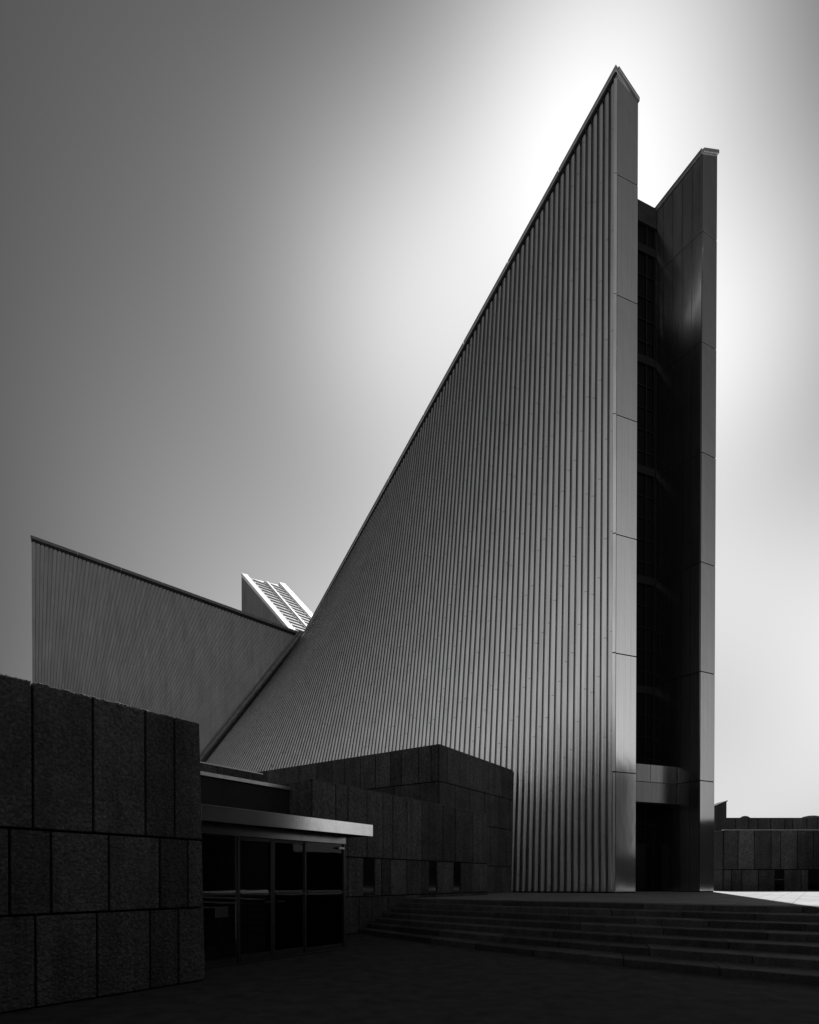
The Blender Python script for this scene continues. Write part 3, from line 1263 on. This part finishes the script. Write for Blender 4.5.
# ------------------------------------------------------------------ unseen buildings behind and left, added to darken the steel's reflections
nb = thing('unseen_dark_building', 'unseen long dark brick building, added to darken reflections in the ribbed steel', 'building')
YB = -22.0
mb = MB()
mb.box((-60, YB - 12, 0), (120, 0, 0), (0, 12, 0), (0, 0, 21.0))
mb.build('wall', M['brick'], nb)
mb = MB()
mb.hexa([V((-61, YB - 13, 21.002)), V((61, YB - 13, 21.002)), V((61, YB + .8, 21.002)), V((-61, YB + .8, 21.002)),
         V((-60, YB - 8, 22.4)), V((60, YB - 8, 22.4)), V((60, YB - 5, 22.4)), V((-60, YB - 5, 22.4))])
mb.build('roof', M['roof'], nb)
mb = MB()
mb.box((-50, -21, 0), (15, 0, 0), (0, 64, 0), (0, 0, 22.0))  # unseen block added on the left, tall enough to darken rib reflections
mb.build('unseen_left_block', M['brick'], nb)
for k in range(12):
    for z in (1.2, 4.8, 8.4, 12.0, 15.6):
        mb = MB()
        mb.box((-55 + k * 9.6, YB + .003, z), (1.6, 0, 0), (0, .06, 0), (0, 0, 1.8))
        mb.build('window', M['darkglass'], nb)

# ------------------------------------------------------------------ light: sun behind the tower, dark monochrome sky
sun_dir = V((.375, 1, 1.30)).normalized()
el = math.asin(sun_dir.z)
az = math.atan2(sun_dir.x, sun_dir.y)
sl = bpy.data.lights.new('sun', 'SUN')
sl.energy = 5.0
sl.angle = math.radians(.5)
sl.color = (1, 1, 1)
so_ = bpy.data.objects.new('sun', sl)
C.objects.link(so_)
so_.rotation_euler = sun_dir.to_track_quat('Z', 'Y').to_euler()

w = bpy.data.worlds.new('World')
sc.world = w
w.use_nodes = True
nt = w.node_tree
bg = nt.nodes['Background']
EXPO = .85
E = 2 ** EXPO
STR = .1
SKY_MIX = .0006
st_ = N(nt, 'ShaderNodeTexSky', sky_type='NISHITA')
st_.sun_disc = False
st_.sun_elevation = el
st_.sun_rotation = az
st_.dust_density = 2.0
bw = N(nt, 'ShaderNodeRGBToBW')
nt.links.new(st_.outputs[0], bw.inputs[0])
acc0 = .008 / E / STR
tcn = N(nt, 'ShaderNodeTexCoord')
LOBES = [((0.145, 0.659, 0.738), 100.0, 0.1328),
         ((0.017, 0.995, -0.101), 12.0, 2.1066),
         ((0.191, 0.592, 0.783), 100.0, 0.7625),
         ((-0.062, 0.736, 0.674), 100.0, 0.0816),
         ((0.654, 0.701, 0.285), 35.0, 0.9018),
         ((-0.239, 0.829, 0.506), 20.0, 0.1948),
         ((0.361, 0.688, 0.63), 100.0, 0.5403),
         ((0.185, 0.839, 0.512), 35.0, 0.6506),
         ((-0.112, 0.599, 0.793), 35.0, 0.0575),
         ((0.012, 0.701, 0.713), 100.0, 0.3794),
         ((0.285, 0.672, 0.683), 100.0, 0.204),
         ((-0.342, 0.492, 0.801), 20.0, 0.0381),
         ((0.424, 0.807, 0.41), 100.0, 0.2343),
         ((0.529, 0.844, 0.086), 100.0, 0.1879),
         ((.97, .25, .12), 25, .80)]
acc = math_(nt, 'ADD', math_(nt, 'MULTIPLY', bw.outputs[0], SKY_MIX / STR), acc0)
for d_, k_, a_ in LOBES:
    d_ = V(d_).normalized()
    dt = N(nt, 'ShaderNodeVectorMath', operation='DOT_PRODUCT')
    nt.links.new(tcn.outputs['Generated'], dt.inputs[0])
    dt.inputs[1].default_value = d_
    e_ = math_(nt, 'EXPONENT', math_(nt, 'MULTIPLY', math_(nt, 'SUBTRACT', dt.outputs['Value'], 1.0), float(k_)))
    acc = math_(nt, 'ADD', acc, math_(nt, 'MULTIPLY', e_, .93 * a_ / E / STR))
# pale band of haze low in the sky opposite the sun
sx = N(nt, 'ShaderNodeSeparateXYZ')
nt.links.new(tcn.outputs['Generated'], sx.inputs[0])
zz = math_(nt, 'DIVIDE', math_(nt, 'SUBTRACT', sx.outputs['Z'], .12), .44)
band = math_(nt, 'EXPONENT', math_(nt, 'MULTIPLY', math_(nt, 'MULTIPLY', zz, zz), -1.0))
mr = N(nt, 'ShaderNodeMapRange', interpolation_type='SMOOTHSTEP')
mr.inputs['From Min'].default_value = -.05
mr.inputs['From Max'].default_value = .55
nt.links.new(math_(nt, 'MULTIPLY', sx.outputs['Y'], -1.0), mr.inputs['Value'])
band = math_(nt, 'ADD', math_(nt, 'MULTIPLY', band, .80 / E / STR), .07 / E / STR)
acc = math_(nt, 'ADD', acc, math_(nt, 'MULTIPLY', band, mr.outputs['Result']))
cb_ = N(nt, 'ShaderNodeCombineXYZ')
for i in range(3):
    nt.links.new(acc, cb_.inputs[i])
nt.links.new(cb_.outputs[0], bg.inputs['Color'])
bg.inputs['Strength'].default_value = STR

# ------------------------------------------------------------------ camera (level, with a rising front)
cam = bpy.data.cameras.new('camera')
co = bpy.data.objects.new('camera', cam)
C.objects.link(co)
co.location = (0, 0, EYE)
co.rotation_euler = (math.pi / 2 - TILT, 0, 0)
cam.sensor_fit = 'VERTICAL'
cam.sensor_height = 36.0
cam.lens = F * 36.0 / 1024
cam.shift_x = -(CX - 409.5) / 1024
cam.shift_y = (HY + F * math.tan(TILT) - 512) / 1024
cam.clip_end = 5000
sc.camera = co

sc.view_settings.view_transform = 'Standard'
sc.view_settings.look = 'None'
sc.view_settings.gamma = 1
sc.view_settings.use_curve_mapping = False
sc.view_settings.exposure = EXPO
sc.cycles.caustics_reflective = False
sc.cycles.caustics_refractive = False
sc.cycles.sample_clamp_indirect = 3
sc.cycles.max_bounces = 6
sc.cycles.use_denoising = True
